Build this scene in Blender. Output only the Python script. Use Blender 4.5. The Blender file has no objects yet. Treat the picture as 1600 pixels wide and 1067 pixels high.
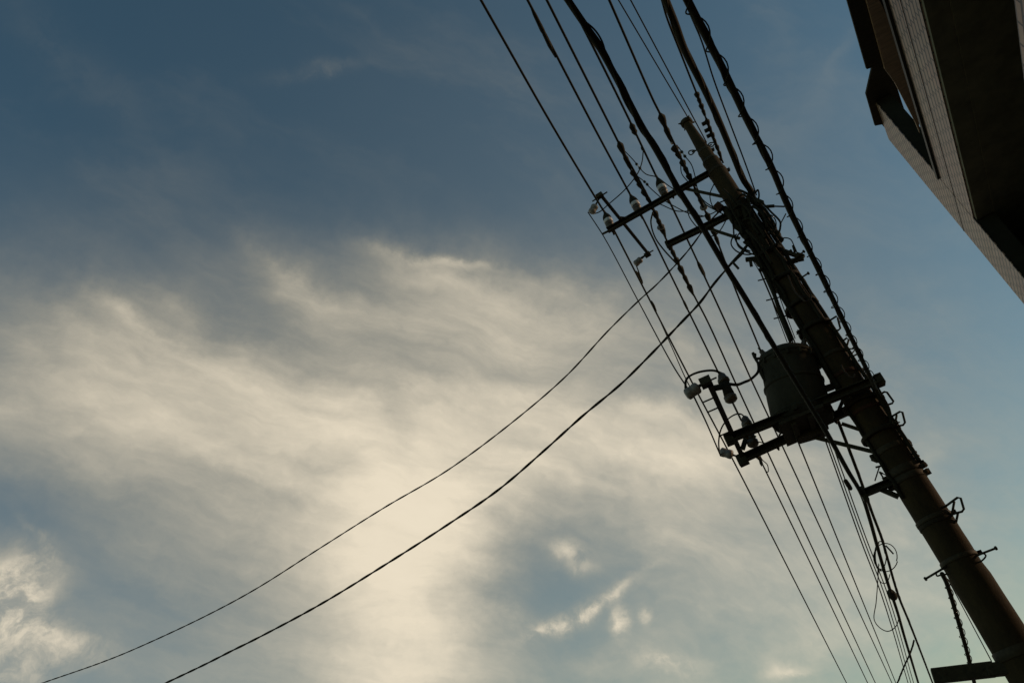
import bpy, math, random
from mathutils import Vector, Matrix
random.seed(7)
scene = bpy.context.scene
COL = scene.collection

# ------------------------------------------------------------------ camera
FPX = 1244.4                       # focal length in photo pixels (28 mm on 36 mm)
EYE = Vector((0, 0, 1.6))
_Z = Vector((-532, 1680, -FPX)).normalized()          # world up in camera axes
_Y = Vector((640, -716.5, -FPX)); _Y = (_Y - _Z * _Y.dot(_Z)).normalized()   # street direction
_X = _Y.cross(_Z)
ROT = Matrix((_X, _Y, _Z))         # camera axes -> world axes
cam = bpy.data.objects.new('camera', bpy.data.cameras.new('camera'))
COL.objects.link(cam)
cam.matrix_world = Matrix.Translation(EYE) @ ROT.to_4x4()
cam.data.lens = 28.0
cam.data.sensor_width = 36.0
cam.data.clip_start = 0.05
cam.data.clip_end = 2000
scene.camera = cam

# ------------------------------------------------------------------ light
SUN_AZ, SUN_EL = math.radians(66), math.radians(13)   # azimuth to the right of +Y
SKY_STRENGTH = 0.1
scene.view_settings.view_transform = 'Standard'
scene.view_settings.look = 'None'
scene.view_settings.exposure = 0.0
scene.view_settings.gamma = 1.0
sun_dir = Vector((math.sin(SUN_AZ) * math.cos(SUN_EL), math.cos(SUN_AZ) * math.cos(SUN_EL), math.sin(SUN_EL)))
sl = bpy.data.lights.new('sun', 'SUN')
sl.energy = 1.4
sl.angle = math.radians(4)          # veiled by thin cloud
sl.color = (1.0, 0.68, 0.42)
so = bpy.data.objects.new('sun', sl); COL.objects.link(so)
so.rotation_euler = (-sun_dir).to_track_quat('-Z', 'Y').to_euler()
so.location = (20, 30, 25)


def ray(px, py):
    return (ROT @ Vector((px - 800, 533.5 - py, -FPX)))


def on_y(px, py, y):
    r = ray(px, py); return EYE + r * (y / r.y)


def on_z(px, py, z):
    r = ray(px, py); return EYE + r * ((z - EYE.z) / r.z)


world = bpy.data.worlds.new('World'); scene.world = world
world.use_nodes = True
NT = world.node_tree; NT.nodes.clear()


def wn(kind, **kw):
    n = NT.nodes.new(kind)
    for k, v in kw.items():
        setattr(n, k, v)
    return n


def wire_in(sock, v):
    if isinstance(v, (int, float)):
        sock.default_value = v
    elif isinstance(v, (tuple, list, Vector)):
        sock.default_value = tuple(v)
    else:
        NT.links.new(v, sock)


def M(op, a, b=0.0, c=0.0, clamp=False):
    n = wn('ShaderNodeMath', operation=op, use_clamp=clamp)
    wire_in(n.inputs[0], a); wire_in(n.inputs[1], b); wire_in(n.inputs[2], c)
    return n.outputs[0]


def VM(op, a, b=(0, 0, 0), out=0):
    n = wn('ShaderNodeVectorMath', operation=op)
    wire_in(n.inputs[0], a)
    if op == 'SCALE':
        wire_in(n.inputs['Scale'], b)
    else:
        wire_in(n.inputs[1], b)
    return n.outputs[1] if op in ('DOT_PRODUCT', 'LENGTH') else n.outputs[0]


def NOISE(vec, scale, detail, rough=0.55, dist=0.0, col=False):
    n = wn('ShaderNodeTexNoise')
    wire_in(n.inputs['Vector'], vec)
    n.inputs['Scale'].default_value = scale; n.inputs['Detail'].default_value = detail
    n.inputs['Roughness'].default_value = rough; n.inputs['Distortion'].default_value = dist
    return n.outputs['Color'] if col else n.outputs['Fac']


def RAMP(v, a, b, lo=0.0, hi=1.0, smooth=True):
    n = wn('ShaderNodeMapRange', interpolation_type='SMOOTHSTEP' if smooth else 'LINEAR')
    wire_in(n.inputs[0], v)
    for i, x in zip((1, 2, 3, 4), (a, b, lo, hi)):
        n.inputs[i].default_value = x
    return n.outputs[0]


def MIX(f, a, b, blend='MIX'):
    n = wn('ShaderNodeMix', data_type='RGBA', blend_type=blend)
    wire_in(n.inputs[0], f); wire_in(n.inputs[6], a); wire_in(n.inputs[7], b)
    return n.outputs[2]


def build_sky():
    sky = wn('ShaderNodeTexSky', sky_type='NISHITA', sun_disc=False)
    sky.sun_elevation = SUN_EL; sky.sun_rotation = SUN_AZ
    sky.air_density = 1.0; sky.dust_density = 0.2; sky.ozone_density = 1.6
    d = VM('NORMALIZE', wn('ShaderNodeTexCoord').outputs['Generated'])
    # wind-drawn cirrus: warp the direction before it meets the cloud banks
    w1 = VM('SUBTRACT', NOISE(d, 3.2, 5, 0.55, col=True), (0.5, 0.5, 0.5))
    w2 = VM('SUBTRACT', NOISE(d, 11.0, 6, 0.62, col=True), (0.5, 0.5, 0.5))
    dw = VM('ADD', d, VM('SCALE', w1, 0.06))
    dw = VM('ADD', dw, VM('SCALE', w2, 0.085))
    dfine = VM('ADD', d, VM('SCALE', w2, 0.05))

    def banks(vec, blobs):
        acc = None
        for (px, py, sa, sb, ang, w) in blobs:
            a = math.radians(ang)
            c = ray(px, py).normalized()
            t1 = (ray(px + 2 * math.cos(a), py + 2 * math.sin(a)).normalized() - c)
            t2 = (ray(px - 2 * math.sin(a), py + 2 * math.cos(a)).normalized() - c)
            k1 = t1 / (t1.length * sa * t1.length / 2)
            k2 = t2 / (t2.length * sb * t2.length / 2)
            u = M('SUBTRACT', VM('DOT_PRODUCT', vec, k1), k1.dot(c))
            v = M('SUBTRACT', VM('DOT_PRODUCT', vec, k2), k2.dot(c))
            q = M('MULTIPLY_ADD', u, u, M('MULTIPLY', v, v))
            g = M('POWER', 0.60653, q)
            acc = M('MULTIPLY', g, w) if acc is None else M('MULTIPLY_ADD', g, w, acc)
        return acc

    veil = banks(dw, BANKS)
    puffs = banks(dfine, PUFFS)
    # streaks drawn out along the wind
    ex = VM('ADD', VM('ADD', d, VM('SCALE', w1, 0.10)), VM('SCALE', w2, 0.030))
    wind = (ray(900, 600).normalized() - ray(300, 420).normalized()).normalized()
    along = VM('SCALE', wind, M('MULTIPLY', VM('DOT_PRODUCT', ex, wind), -0.72))
    sv = VM('ADD', ex, along)
    st = NOISE(sv, 11.0, 7, 0.6, 0.3)
    st2 = NOISE(sv, 26.0, 6, 0.62, 0.2)
    fine = M('ADD', M('MULTIPLY', RAMP(st, 0.28, 0.72, -1, 1, False), 0.07), M('MULTIPLY', RAMP(st2, 0.3, 0.7, -1, 1, False), 0.06))
    along2 = VM('SCALE', wind, M('MULTIPLY', VM('DOT_PRODUCT', ex, wind), -0.90))
    fib = NOISE(VM('ADD', ex, along2), 34.0, 5, 0.6, 0.2)
    fine = M('ADD', fine, M('MULTIPLY', RAMP(fib, 0.3, 0.7, -1, 1, False), 0.05))
    # mottling is strongest where the veil is half thick
    edge = RAMP(veil, 0.03, 0.45)
    dens = M('MULTIPLY_ADD', fine, edge, veil)
    pn = RAMP(NOISE(dfine, 22.0, 7, 0.62, 0.3), 0.34, 0.62)
    pn = M('MULTIPLY', puffs, M('MULTIPLY_ADD', pn, 0.95, 0.35))
    # thin high cloud over the whole sky, so that it goes on outside the frame
    sep = wn('ShaderNodeSeparateXYZ'); NT.links.new(d, sep.inputs[0])
    el = sep.outputs[2]
    gen = M('MULTIPLY', RAMP(NOISE(VM('ADD', sv, (1.3, .7, 2.1)), 2.6, 5, 0.55), 0.52, 0.9), 0.06)
    wisp = M('MULTIPLY', RAMP(NOISE(VM('ADD', sv, (.4, 2.2, .9)), 7.0, 6, 0.6, 0.3), 0.48, 0.80), 0.10)
    dens = M('ADD', M('ADD', M('ADD', dens, pn), gen), wisp)
    cover = RAMP(dens, 0.0, 1.0, 0.0, 0.93, False)
    thick = RAMP(dens, 0.35, 1.15)
    blue = wn('ShaderNodeHueSaturation'); blue.inputs['Saturation'].default_value = SKY_SAT
    NT.links.new(sky.outputs[0], blue.inputs['Color'])
    base = MIX(1.0, blue.outputs[0], SKY_TINT, 'MULTIPLY')
    k = 1.0 / SKY_STRENGTH
    c_thin = (CLOUD_THIN[0] * k, CLOUD_THIN[1] * k, CLOUD_THIN[2] * k, 1)
    c_thick = (CLOUD_THICK[0] * k, CLOUD_THICK[1] * k, CLOUD_THICK[2] * k, 1)
    cl = MIX(thick, c_thin, c_thick)
    mixed = MIX(cover, base, cl)
    bg = wn('ShaderNodeBackground'); bg.inputs['Strength'].default_value = SKY_STRENGTH
    NT.links.new(mixed, bg.inputs['Color'])
    out = wn('ShaderNodeOutputWorld'); NT.links.new(bg.outputs[0], out.inputs['Surface'])


SKY_SAT = 1.04
SKY_TINT = (0.70, 0.86, 0.76, 1)
CLOUD_THIN = (0.51, 0.45, 0.325)
CLOUD_THICK = (0.89, 0.78, 0.60)
# cloud banks: where they stand in the sky, their extent, tilt and weight
BANKS = [
    (850, 220, 300, 200, 0, .05), (1450, 560, 280, 380, 0, .05), (600, 900, 560, 240, 0, .48), (180, 790, 200, 90, 0, .05), (660, 640, 300, 130, 0, .22), (645, 980, 120, 160, 0, .46), (640, 760, 150, 140, 0, .16),
    (760, 480, 170, 50, 8, .34), (650, 425, 60, 20, 12, .22), (880, 540, 170, 80, 10, .16),
    (980, 655, 170, 28, 3, .10),
    (300, 620, 290, 85, 12, .31), (130, 520, 120, 50, 25, .18), (30, 640, 170, 90, 5, .20), (400, 520, 200, 80, 20, .14),
    (900, 1070, 260, 50, 0, .10), (485, 460, 60, 20, 38, .16), (1100, 760, 280, 170, 0, .20), (1420, 980, 320, 180, 0, .30),
    (1060, 725, 120, 26, 2, .12), (1150, 520, 170, 130, 0, .10),
    (450, 515, 100, 26, 28, -.06), (615, 640, 20, 50, -12, -.12),
    (830, 920, 85, 85, 0, -.36), (950, 900, 130, 80, 0, -.14), (20, 800, 100, 45, 10, -.20), (220, 905, 120, 32, 30, -.16), 
    (1040, 622, 80, 14, 5, -.10),
]
PUFFS = [
    (20, 925, 42, 46, 0, .62), (95, 1000, 52, 17, 28, .30), (25, 1045, 70, 38, 0, .35), (60, 845, 36, 6, 52, .14), (180, 480, 60, 10, 40, .12), (430, 420, 50, 9, 42, .10), (120, 100, 160, 26, 50, .03), (1310, 90, 12, 60, 20, .05),
    (888, 858, 20, 12, 20, .36), (912, 884, 22, 8, 0, .22), (892, 962, 34, 12, -25, .46), (950, 933, 40, 7, -32, .34),
    (968, 975, 9, 22, 5, .40), (1006, 960, 8, 8, 0, .30), (1040, 1032, 40, 13, 0, .28), (850, 985, 30, 8, -25, .22),
    (1240, 1052, 26, 10, 0, .26), (495, 110, 45, 9, -14, .09), (640, 402, 60, 8, 6, .16), (730, 412, 40, 6, 8, .12), (800, 965, 36, 20, 20, .12),
]
build_sky()
world.cycles.sampling_method = 'MANUAL'
world.cycles.sample_map_resolution = 512

# ================================================================== helpers
def mat(name, color, rough=0.7, metal=0.0, var=0.25, scale=14.0, bump=0.0, stretch=None, second=None):
    m = bpy.data.materials.new(name); m.use_nodes = True
    nt = m.node_tree; b = nt.nodes['Principled BSDF']
    tc = nt.nodes.new('ShaderNodeTexCoord')
    vec = tc.outputs['Object']
    if stretch:
        mp = nt.nodes.new('ShaderNodeMapping'); mp.inputs['Scale'].default_value = stretch
        nt.links.new(vec, mp.inputs[0]); vec = mp.outputs[0]
    nz = nt.nodes.new('ShaderNodeTexNoise'); nz.inputs['Scale'].default_value = scale; nz.inputs['Detail'].default_value = 7
    nz.inputs['Roughness'].default_value = 0.65
    nt.links.new(vec, nz.inputs['Vector'])
    cr = nt.nodes.new('ShaderNodeValToRGB')
    c2 = second or tuple(min(1, c * (1 + var)) for c in color)
    c1 = color if second else tuple(c * (1 - var) for c in color)
    cr.color_ramp.elements[0].position = 0.32; cr.color_ramp.elements[1].position = 0.68
    cr.color_ramp.elements[0].color = (*c1, 1); cr.color_ramp.elements[1].color = (*c2, 1)
    nt.links.new(nz.outputs['Fac'], cr.inputs[0]); nt.links.new(cr.outputs[0], b.inputs['Base Color'])
    b.inputs['Roughness'].default_value = rough; b.inputs['Specular IOR Level'].default_value = .5 if rough < .5 else .15; b.inputs['Metallic'].default_value = metal
    if bump:
        bp = nt.nodes.new('ShaderNodeBump'); bp.inputs['Strength'].default_value = bump; bp.inputs['Distance'].default_value = 0.01
        nt.links.new(nz.outputs['Fac'], bp.inputs['Height']); nt.links.new(bp.outputs[0], b.inputs['Normal'])
    return m


MAT = {
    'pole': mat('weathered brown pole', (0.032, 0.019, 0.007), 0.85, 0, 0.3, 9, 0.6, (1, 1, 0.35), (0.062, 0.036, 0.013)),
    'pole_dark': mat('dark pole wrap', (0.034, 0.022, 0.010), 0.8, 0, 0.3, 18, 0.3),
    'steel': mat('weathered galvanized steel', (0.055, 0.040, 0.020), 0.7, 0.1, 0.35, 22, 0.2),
    'band': mat('steel band', (0.060, 0.040, 0.020), 0.65, 0.1, 0.3, 30),
    'cable': mat('black cable sheath', (0.030, 0.022, 0.010), 0.85, 0, 0.3, 20),
    'cable_lit': mat('cable sheath with painted warm light', (0.06, 0.036, 0.02), 0.5, 0, 0.3, 20),  # warm sunlight on a black wire painted in as a browner sheath
    'cover': mat('black polymer cover', (0.034, 0.025, 0.012), 0.8, 0, 0.3, 25),
    'white': mat('white porcelain', (0.70, 0.58, 0.50), 0.35, 0, 0.06, 20),
    'porcelain': mat('dirty white porcelain', (0.26, 0.19, 0.14), 0.45, 0, 0.25, 24),
    'brown': mat('brown glazed porcelain', (0.10, 0.056, 0.026), 0.45, 0, 0.25, 24),
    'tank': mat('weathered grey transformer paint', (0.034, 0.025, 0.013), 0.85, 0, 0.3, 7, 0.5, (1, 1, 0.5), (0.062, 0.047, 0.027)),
    'rust': mat('rusty steel', (0.07, 0.028, 0.014), 0.8, 0.1, 0.4, 30, 0.3),
    'shade_panel': mat('balcony boards with painted shade', (0.030, 0.024, 0.014), 0.9, 0, 0.3, 4),  # shade of the balcony recess painted in as near-black colour
    'eave': mat('dark brown eave boards', (0.06, 0.046, 0.026), 0.8, 0, 0.3, 5, 0.2, (1, 8, 8)),
    'soffit': mat('brown soffit board', (0.50, 0.31, 0.19), 0.8, 0, 0.2, 4, 0.1, (1, 6, 6)),
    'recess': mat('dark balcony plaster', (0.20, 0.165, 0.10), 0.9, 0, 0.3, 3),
    'pale': mat('pale plaster', (0.55, 0.54, 0.53), 0.8, 0, 0.06, 6),
    'rail': mat('dark rail', (0.03, 0.028, 0.02), 0.5, 0.3, 0.2, 12),
    'roof': mat('roof covering', (0.04, 0.038, 0.036), 0.8, 0, 0.3, 6),
    'asphalt': mat('asphalt', (0.075, 0.073, 0.07), 0.9, 0, 0.3, 40, 0.4),
    'ground': mat('ground', (0.33, 0.30, 0.25), 0.95, 0, 0.3, 3, 0.2),
    'concrete': mat('concrete kerb', (0.25, 0.24, 0.22), 0.9, 0, 0.2, 10, 0.2),
}


class MB:
    def __init__(s):
        s.v = []; s.f = []; s.sm = []

    def add(s, vs, fs, smooth=False):
        o = len(s.v); s.v += [Vector(p) for p in vs]
        s.f += [tuple(i + o for i in f) for f in fs]; s.sm += [smooth] * len(fs)
        return s

    def box(s, c, ax, ay, az):
        """centre and three half-extent vectors"""
        c, ax, ay, az = Vector(c), Vector(ax), Vector(ay), Vector(az)
        vs = [c + ax * i + ay * j + az * k for i in (-1, 1) for j in (-1, 1) for k in (-1, 1)]
        return s.add(vs, [(0, 1, 3, 2), (4, 6, 7, 5), (0, 4, 5, 1), (2, 3, 7, 6), (0, 2, 6, 4), (1, 5, 7, 3)])

    def beam(s, a, b, w, h, up=(0, 0, 1)):
        a, b = Vector(a), Vector(b); d = (b - a)
        t = d.normalized(); u = Vector(up); n = t.cross(u).normalized(); u = n.cross(t)
        return s.box((a + b) / 2, d / 2, n * w / 2, u * h / 2)

    def channel(s, a, b, w, h, th=0.008, up=(0, 0, 1)):
        """C-section beam, open to one side"""
        a, b = Vector(a), Vector(b); t = (b - a).normalized(); n = t.cross(Vector(up)).normalized(); u = n.cross(t)
        s.beam(a, b, th, h, up)
        for k in (-1, 1):
            o = n * (w / 2 + th / 2 - .001) + u * (h / 2 - th / 2) * k
            s.beam(a + o, b + o, w, th, up)
        return s

    def tube(s, pts, r, n=8, cap=True):
        pts = [Vector(p) for p in pts]; m = len(pts)
        rs = r if isinstance(r, (list, tuple)) else [r] * m
        t0 = (pts[1] - pts[0]).normalized()
        u = t0.cross(Vector((0, 0, 1)))
        if u.length < 1e-3: u = t0.cross(Vector((1, 0, 0)))
        u.normalize(); vs = []
        for i, p in enumerate(pts):
            t = (pts[min(i + 1, m - 1)] - pts[max(i - 1, 0)])
            t = t.normalized() if t.length > 1e-9 else t0
            u = (u - t * u.dot(t))
            u = u.normalized() if u.length > 1e-6 else t.orthogonal().normalized()
            w = t.cross(u)
            for k in range(n):
                a = 2 * math.pi * k / n
                vs.append(p + (u * math.cos(a) + w * math.sin(a)) * rs[i])
        fs = [(i * n + k, i * n + (k + 1) % n, (i + 1) * n + (k + 1) % n, (i + 1) * n + k) for i in range(m - 1) for k in range(n)]
        s.add(vs, fs, True)
        if cap:
            o = len(s.v) - m * n
            s.f += [tuple(o + k for k in reversed(range(n))), tuple(o + (m - 1) * n + k for k in range(n))]; s.sm += [False, False]
        return s

    def lathe(s, base, axis, prof, n=20):
        """prof = [(distance along axis, radius)]"""
        base, ax = Vector(base), Vector(axis).normalized()
        u = ax.orthogonal().normalized(); w = ax.cross(u); vs = []
        for h, r in prof:
            for k in range(n):
                a = 2 * math.pi * k / n
                vs.append(base + ax * h + (u * math.cos(a) + w * math.sin(a)) * r)
        m = len(prof)
        fs = [(i * n + k, i * n + (k + 1) % n, (i + 1) * n + (k + 1) % n, (i + 1) * n + k) for i in range(m - 1) for k in range(n)]
        s.add(vs, fs, True); o = len(s.v) - m * n
        s.f += [tuple(o + k for k in reversed(range(n))), tuple(o + (m - 1) * n + k for k in range(n))]; s.sm += [False, False]
        return s

    def slab(s, poly, th):
        """horizontal polygon extruded up by th"""
        n = len(poly); lo = [Vector(p) for p in poly]; hi = [p + Vector((0, 0, th)) for p in lo]
        return s.add(lo + hi, [tuple(reversed(range(n))), tuple(range(n, 2 * n))] + [(i, (i + 1) % n, n + (i + 1) % n, n + i) for i in range(n)])

    def build(s, name, m, parent=None, bevel=0.0):
        org = parent_origin(parent)
        me = bpy.data.meshes.new(name)
        if parent is None and s.v:
            org = sum(s.v, Vector()) / len(s.v)
        me.from_pydata([tuple(p - org) for p in s.v], [], s.f)
        me.update()
        me.polygons.foreach_set('use_smooth', s.sm)
        me.materials.append(MAT[m] if isinstance(m, str) else m)
        o = bpy.data.objects.new(name, me); COL.objects.link(o)
        if parent is not None:
            o.parent = parent
        else:
            o.location = org
        if bevel:
            bv = o.modifiers.new('bevel', 'BEVEL'); bv.width = bevel; bv.segments = 2; bv.limit_method = 'ANGLE'
        return o


def parent_origin(p):
    o = Vector((0, 0, 0))
    while p is not None:
        o += p.location; p = p.parent
    return o


def tag(o, label, cat, group=None, kind=None):
    if label: o['label'] = label
    if cat: o['category'] = cat
    if group: o['group'] = group
    if kind: o['kind'] = kind
    return o


def thing(name, loc, label, cat, group=None):
    o = bpy.data.objects.new(name, None); COL.objects.link(o)
    o.location = loc; o.empty_display_size = 0.1
    return tag(o, label, cat, group)


def smooth_path(pts, step=6):
    """Catmull-Rom through the points"""
    P = [Vector(p) for p in pts]
    P = [P[0]] + [b for a, b in zip(P, P[1:]) if (b - a).length > 1e-4]
    if len(P) < 3:
        return [P[0].lerp(P[-1], i / step) for i in range(step + 1)]
    Q = [P[0] * 2 - P[1]] + P + [P[-1] * 2 - P[-2]]; out = []
    for i in range(1, len(Q) - 2):
        a, b, c, d = Q[i - 1:i + 3]
        t0 = 0.0; t1 = t0 + max((b - a).length, 1e-5) ** .5; t2 = t1 + max((c - b).length, 1e-5) ** .5; t3 = t2 + max((d - c).length, 1e-5) ** .5
        for k in range(step):
            t = t1 + (t2 - t1) * k / step
            A1 = a * ((t1 - t) / (t1 - t0)) + b * ((t - t0) / (t1 - t0))
            A2 = b * ((t2 - t) / (t2 - t1)) + c * ((t - t1) / (t2 - t1))
            A3 = c * ((t3 - t) / (t3 - t2)) + d * ((t - t2) / (t3 - t2))
            B1 = A1 * ((t2 - t) / (t2 - t0)) + A2 * ((t - t0) / (t2 - t0))
            B2 = A2 * ((t3 - t) / (t3 - t1)) + A3 * ((t - t1) / (t3 - t1))
            out.append(B1 * ((t2 - t) / (t2 - t1)) + B2 * ((t - t1) / (t2 - t1)))
    return out + [P[-1]]


def resample(pts, ds):
    out = [pts[0].copy()]; acc = 0.0
    for a, b in zip(pts, pts[1:]):
        L = (b - a).length; t = ds - acc
        while t <= L and L > 0:
            out.append(a.lerp(b, t / L)); t += ds
        acc = (acc + L) % ds if L > 0 else acc
    if (out[-1] - pts[-1]).length > ds * 0.2: out.append(pts[-1].copy())
    return out


def frames(pts):
    res = []; u = None
    for i, p in enumerate(pts):
        t = (pts[min(i + 1, len(pts) - 1)] - pts[max(i - 1, 0)]).normalized()
        if u is None:
            u = Vector((0, 0, 1)) - t * t.z
            if u.length < .05: u = Vector((1, 0, 0)) - t * t.x
        u = (u - t * u.dot(t)).normalized()
        res.append((t, u, t.cross(u)))
    return res


def helix(pts, R, pitch, phase=0.0, wob=0.0, seed=0):
    rnd = random.Random(seed); out = []; s = 0.0; fr = frames(pts); a0 = rnd.random() * 6
    for i, p in enumerate(pts):
        if i: s += (pts[i] - pts[i - 1]).length
        a = 2 * math.pi * s / pitch + phase + wob * math.sin(s * 1.7 + a0)
        rr = R * (1 + 0.35 * wob * math.sin(s * 3.1 + a0))
        t, u, w = fr[i]
        out.append(p + (u * math.cos(a) + w * math.sin(a)) * rr)
    return out


D = 9.5                                   # distance of the pole along the street
S = D / 8.9


def PP(px, py, dy=0.0):                   # a point in the vertical plane of the pole (shifted by dy)
    return on_y(px, py, D + dy)


def axis_at(z):
    return Vector((D * 0.1515 - 0.0112 * (z - 1.6), D, z))


# ================================================================== ground
g = MB().add([(-400, -400, 0), (400, -400, 0), (400, 400, 0), (-400, 400, 0)], [(0, 1, 2, 3)]).build('ground', 'ground'); tag(g, None, None, None, 'structure')
g = MB().add([(-5.2, -120, 0.004), (0.75, -120, 0.004), (0.75, 120, 0.004), (-5.2, 120, 0.004)], [(0, 1, 2, 3)]).build('road', 'asphalt'); tag(g, None, None, None, 'structure')
g = MB().box((0.83, 0, 0.06), (0.075, 0, 0), (0, 120, 0), (0, 0, 0.06)).build('kerb', 'concrete'); tag(g, None, None, None, 'structure')

# ================================================================== utility pole
pole = thing('utility_pole', axis_at(0), 'tall dark brown utility pole with cross-arms, step irons and steel bands', 'utility pole')
def rz(z, prof):
    for (z0, r0), (z1, r1) in zip(prof, prof[1:]):
        if z0 <= z <= z1: return r0 + (r1 - r0) * (z - z0) / (z1 - z0)
    return prof[-1][1]
SH = [(0, .215 * S), (2.6, .190 * S), (3.35, .182 * S), (3.36, .172 * S), (4.6, .170 * S), (6.2, .163 * S), (7.6, .150 * S), (8.45, .142 * S)]
ZT_MAIN = PP(1152, 322).z
SH[-1] = (ZT_MAIN, .142 * S)
def pole_r(z): return rz(z, SH)
rings = []
zz = 0.0
m = MB(); n = 28; vs = []; zs = []
while zz < ZT_MAIN:
    zs.append(zz); zz += 0.12
zs.append(ZT_MAIN); rnd = random.Random(3)
for z in zs:
    c = axis_at(z); r = pole_r(z)
    for k in range(n):
        a = 2 * math.pi * k / n
        rr = r * (1 + 0.012 * math.sin(3 * a + z * 2.3) + 0.006 * rnd.uniform(-1, 1))
        vs.append(c + Vector((math.cos(a) * rr, math.sin(a) * rr, 0)))
fs = [(i * n + k, i * n + (k + 1) % n, (i + 1) * n + (k + 1) % n, (i + 1) * n + k) for i in range(len(zs) - 1) for k in range(n)]
m.add(vs, fs, True); m.add(vs[-n:], [tuple(range(n))]); m.build('shaft', 'pole', pole)
# narrower extension piece on top of the shaft
z0, z1 = ZT_MAIN - 0.25, PP(1071, 192).z
zn = PP(1100, 258).z; zq = PP(1108, 274).z
EXT = [(z0, .132 * S), (zq, .126 * S), (zq + .01, .120 * S), (zn, .112 * S), (zn + .01, .100 * S), (z1, .058 * S)]
ezs = sorted(set([z0 + (z1 - z0) * i / 24 for i in range(25)] + [e[0] for e in EXT]))
ext = MB().tube([axis_at(z) for z in ezs], [rz(z, EXT) for z in ezs], 24).build('top_extension', 'pole', pole)
ztop = z1
MB().lathe(axis_at(ztop - .05), (0, 0, 1), [(0, .068), (.012, .096), (.065, .096), (.072, .07), (.10, .055)], 20).build('pole_cap', 'steel', pole)
for k in range(4):
    a = k * math.pi / 2 + .5
    MB().lathe(axis_at(ztop - .02) + Vector((math.cos(a), math.sin(a), 0)) * .09, (math.cos(a), math.sin(a), 0), [(0, .016), (.03, .016), (.032, .009), (.055, .009)], 8).build('cap_bolt', 'steel', pole)


def band(z, h=0.06, extra=0.012, lugs=1, rr=None, ang=0.0, mname='band'):
    r = (rr or pole_r(z)) + extra; c = axis_at(z)
    b = MB().lathe(c - Vector((0, 0, h / 2)), (0, 0, 1), [(0, r - .004), (.004, r), (h - .004, r), (h, r - .004)], 28).build('band', mname, pole)
    for k in range(lugs):
        a = ang + k * math.pi
        d = Vector((math.cos(a), math.sin(a), 0)); t = Vector((-d.y, d.x, 0))
        mb = MB()
        for sgn in (-1, 1):
            mb.box(c + d * (r + .022) + t * .014 * sgn, d * .026, t * .004, Vector((0, 0, h / 2 * .9)))
        mb.build('band_lug', mname, b)
        MB().tube([c + d * (r + .03) - t * .05, c + d * (r + .03) + t * .06], .008, 6).build('bolt', 'steel', b)
    return b


# bands read from the photograph: heights by where they cross the pole
for (px, py, h, lug, ang, mm) in [(1318, 590, .05, 1, 0.1, 'rust'), (1352, 645, .05, 1, -.1, 'rust'), (1402, 700, .07, 2, .15, 'band'),
                                  (1420, 735, .09, 2, -.1, 'band'), (1395, 760, .07, 2, 3.0, 'band'), (1465, 810, .05, 1, 0.0, 'band'),
                                  (1505, 872, .05, 1, 0.1, 'band'), (1455, 822, .05, 0, 0, 'pole_dark'), (1300, 560, .05, 0, 0, 'band')]:
    q = axis_at(0); z = PP(px, py).z
    band(z, h, .010 if mm != 'pole_dark' else .006, lug, None, ang, mm)
for (px, py) in [(1106, 256), (1097, 240), (1118, 272)]:
    z = PP(px, py).z; band(z, .05, .006, 1, rz(z, EXT), .3)
# eye bolts on the extension
for (px, py, r) in [(1081, 238, .05), (1112, 226, .05)]:
    c = PP(px, py)
    MB().tube([c, axis_at(c.z - .02)], .012, 6).build('eye_bolt_stem', 'steel', pole)
    MB().tube([c + Vector((math.cos(a) * r, .01 * math.sin(2 * a), math.sin(a) * r * .8)) for a in [i * math.pi / 9 for i in range(19)]], .010, 6).build('eye_bolt', 'steel', pole)


def rod(name, pix, r, m='steel', dy=0.0, parent=pole, closed=False, n=6):
    pts = [PP(x, y, dy if not isinstance(dy, (list, tuple)) else dy[i]) for i, (x, y) in enumerate(pix)]
    return MB().tube(pts, r, n).build(name, m, parent)


# step irons: straight pegs with a knob, and bent loops
for a, b, hook in [((1530, 866), (1556, 856), (1536, 874)), ((1468, 891), (1446, 904), (1470, 898)), ((1252, 434), (1263, 427), None), ((1247, 400), (1256, 393), None)]:
    A, B = PP(*a, -.1), PP(*b, -.1); d = (B - A).normalized()
    st = MB().tube([A - d * .12, B], .0115, 8).build('step_bolt', 'steel', pole)
    MB().lathe(B - d * .012, d, [(0, .014), (.004, .022), (.02, .022), (.024, .014)], 10).build('knob', 'steel', st)
    if hook:
        h = PP(*hook, -.1)
        MB().tube(smooth_path([A + d * .04, A + d * .05 + Vector((0, 0, -.03)), h, A - d * .06 + Vector((0, 0, -.07))], 5), .009, 6).build('hook', 'steel', st)
for loop in [[(1293, 503), (1307, 494), (1309, 498), (1313, 513), (1310, 516), (1303, 516)],
             [(1314, 535), (1323, 528), (1326, 531), (1321, 548)],
             [(1318, 545), (1337, 545), (1325, 560), (1340, 553)],
             [(1372, 618), (1382, 612), (1386, 613), (1396, 627), (1394, 630), (1388, 632)],
             [(1391, 652), (1406, 643), (1410, 644), (1414, 660), (1411, 664), (1400, 666)],
             [(1398, 668), (1401, 648)], [(1405, 664), (1402, 678)],
             [(1477, 791), (1496, 777), (1501, 778), (1506, 795), (1503, 799), (1491, 802)],
             [(1487, 806), (1491, 783)], [(1497, 800), (1494, 815), (1490, 813)]]:
    pts = [PP(x, y, -.1) for x, y in loop]
    MB().tube(pts, .0125, 8).build('step_loop', 'steel', pole)
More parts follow.
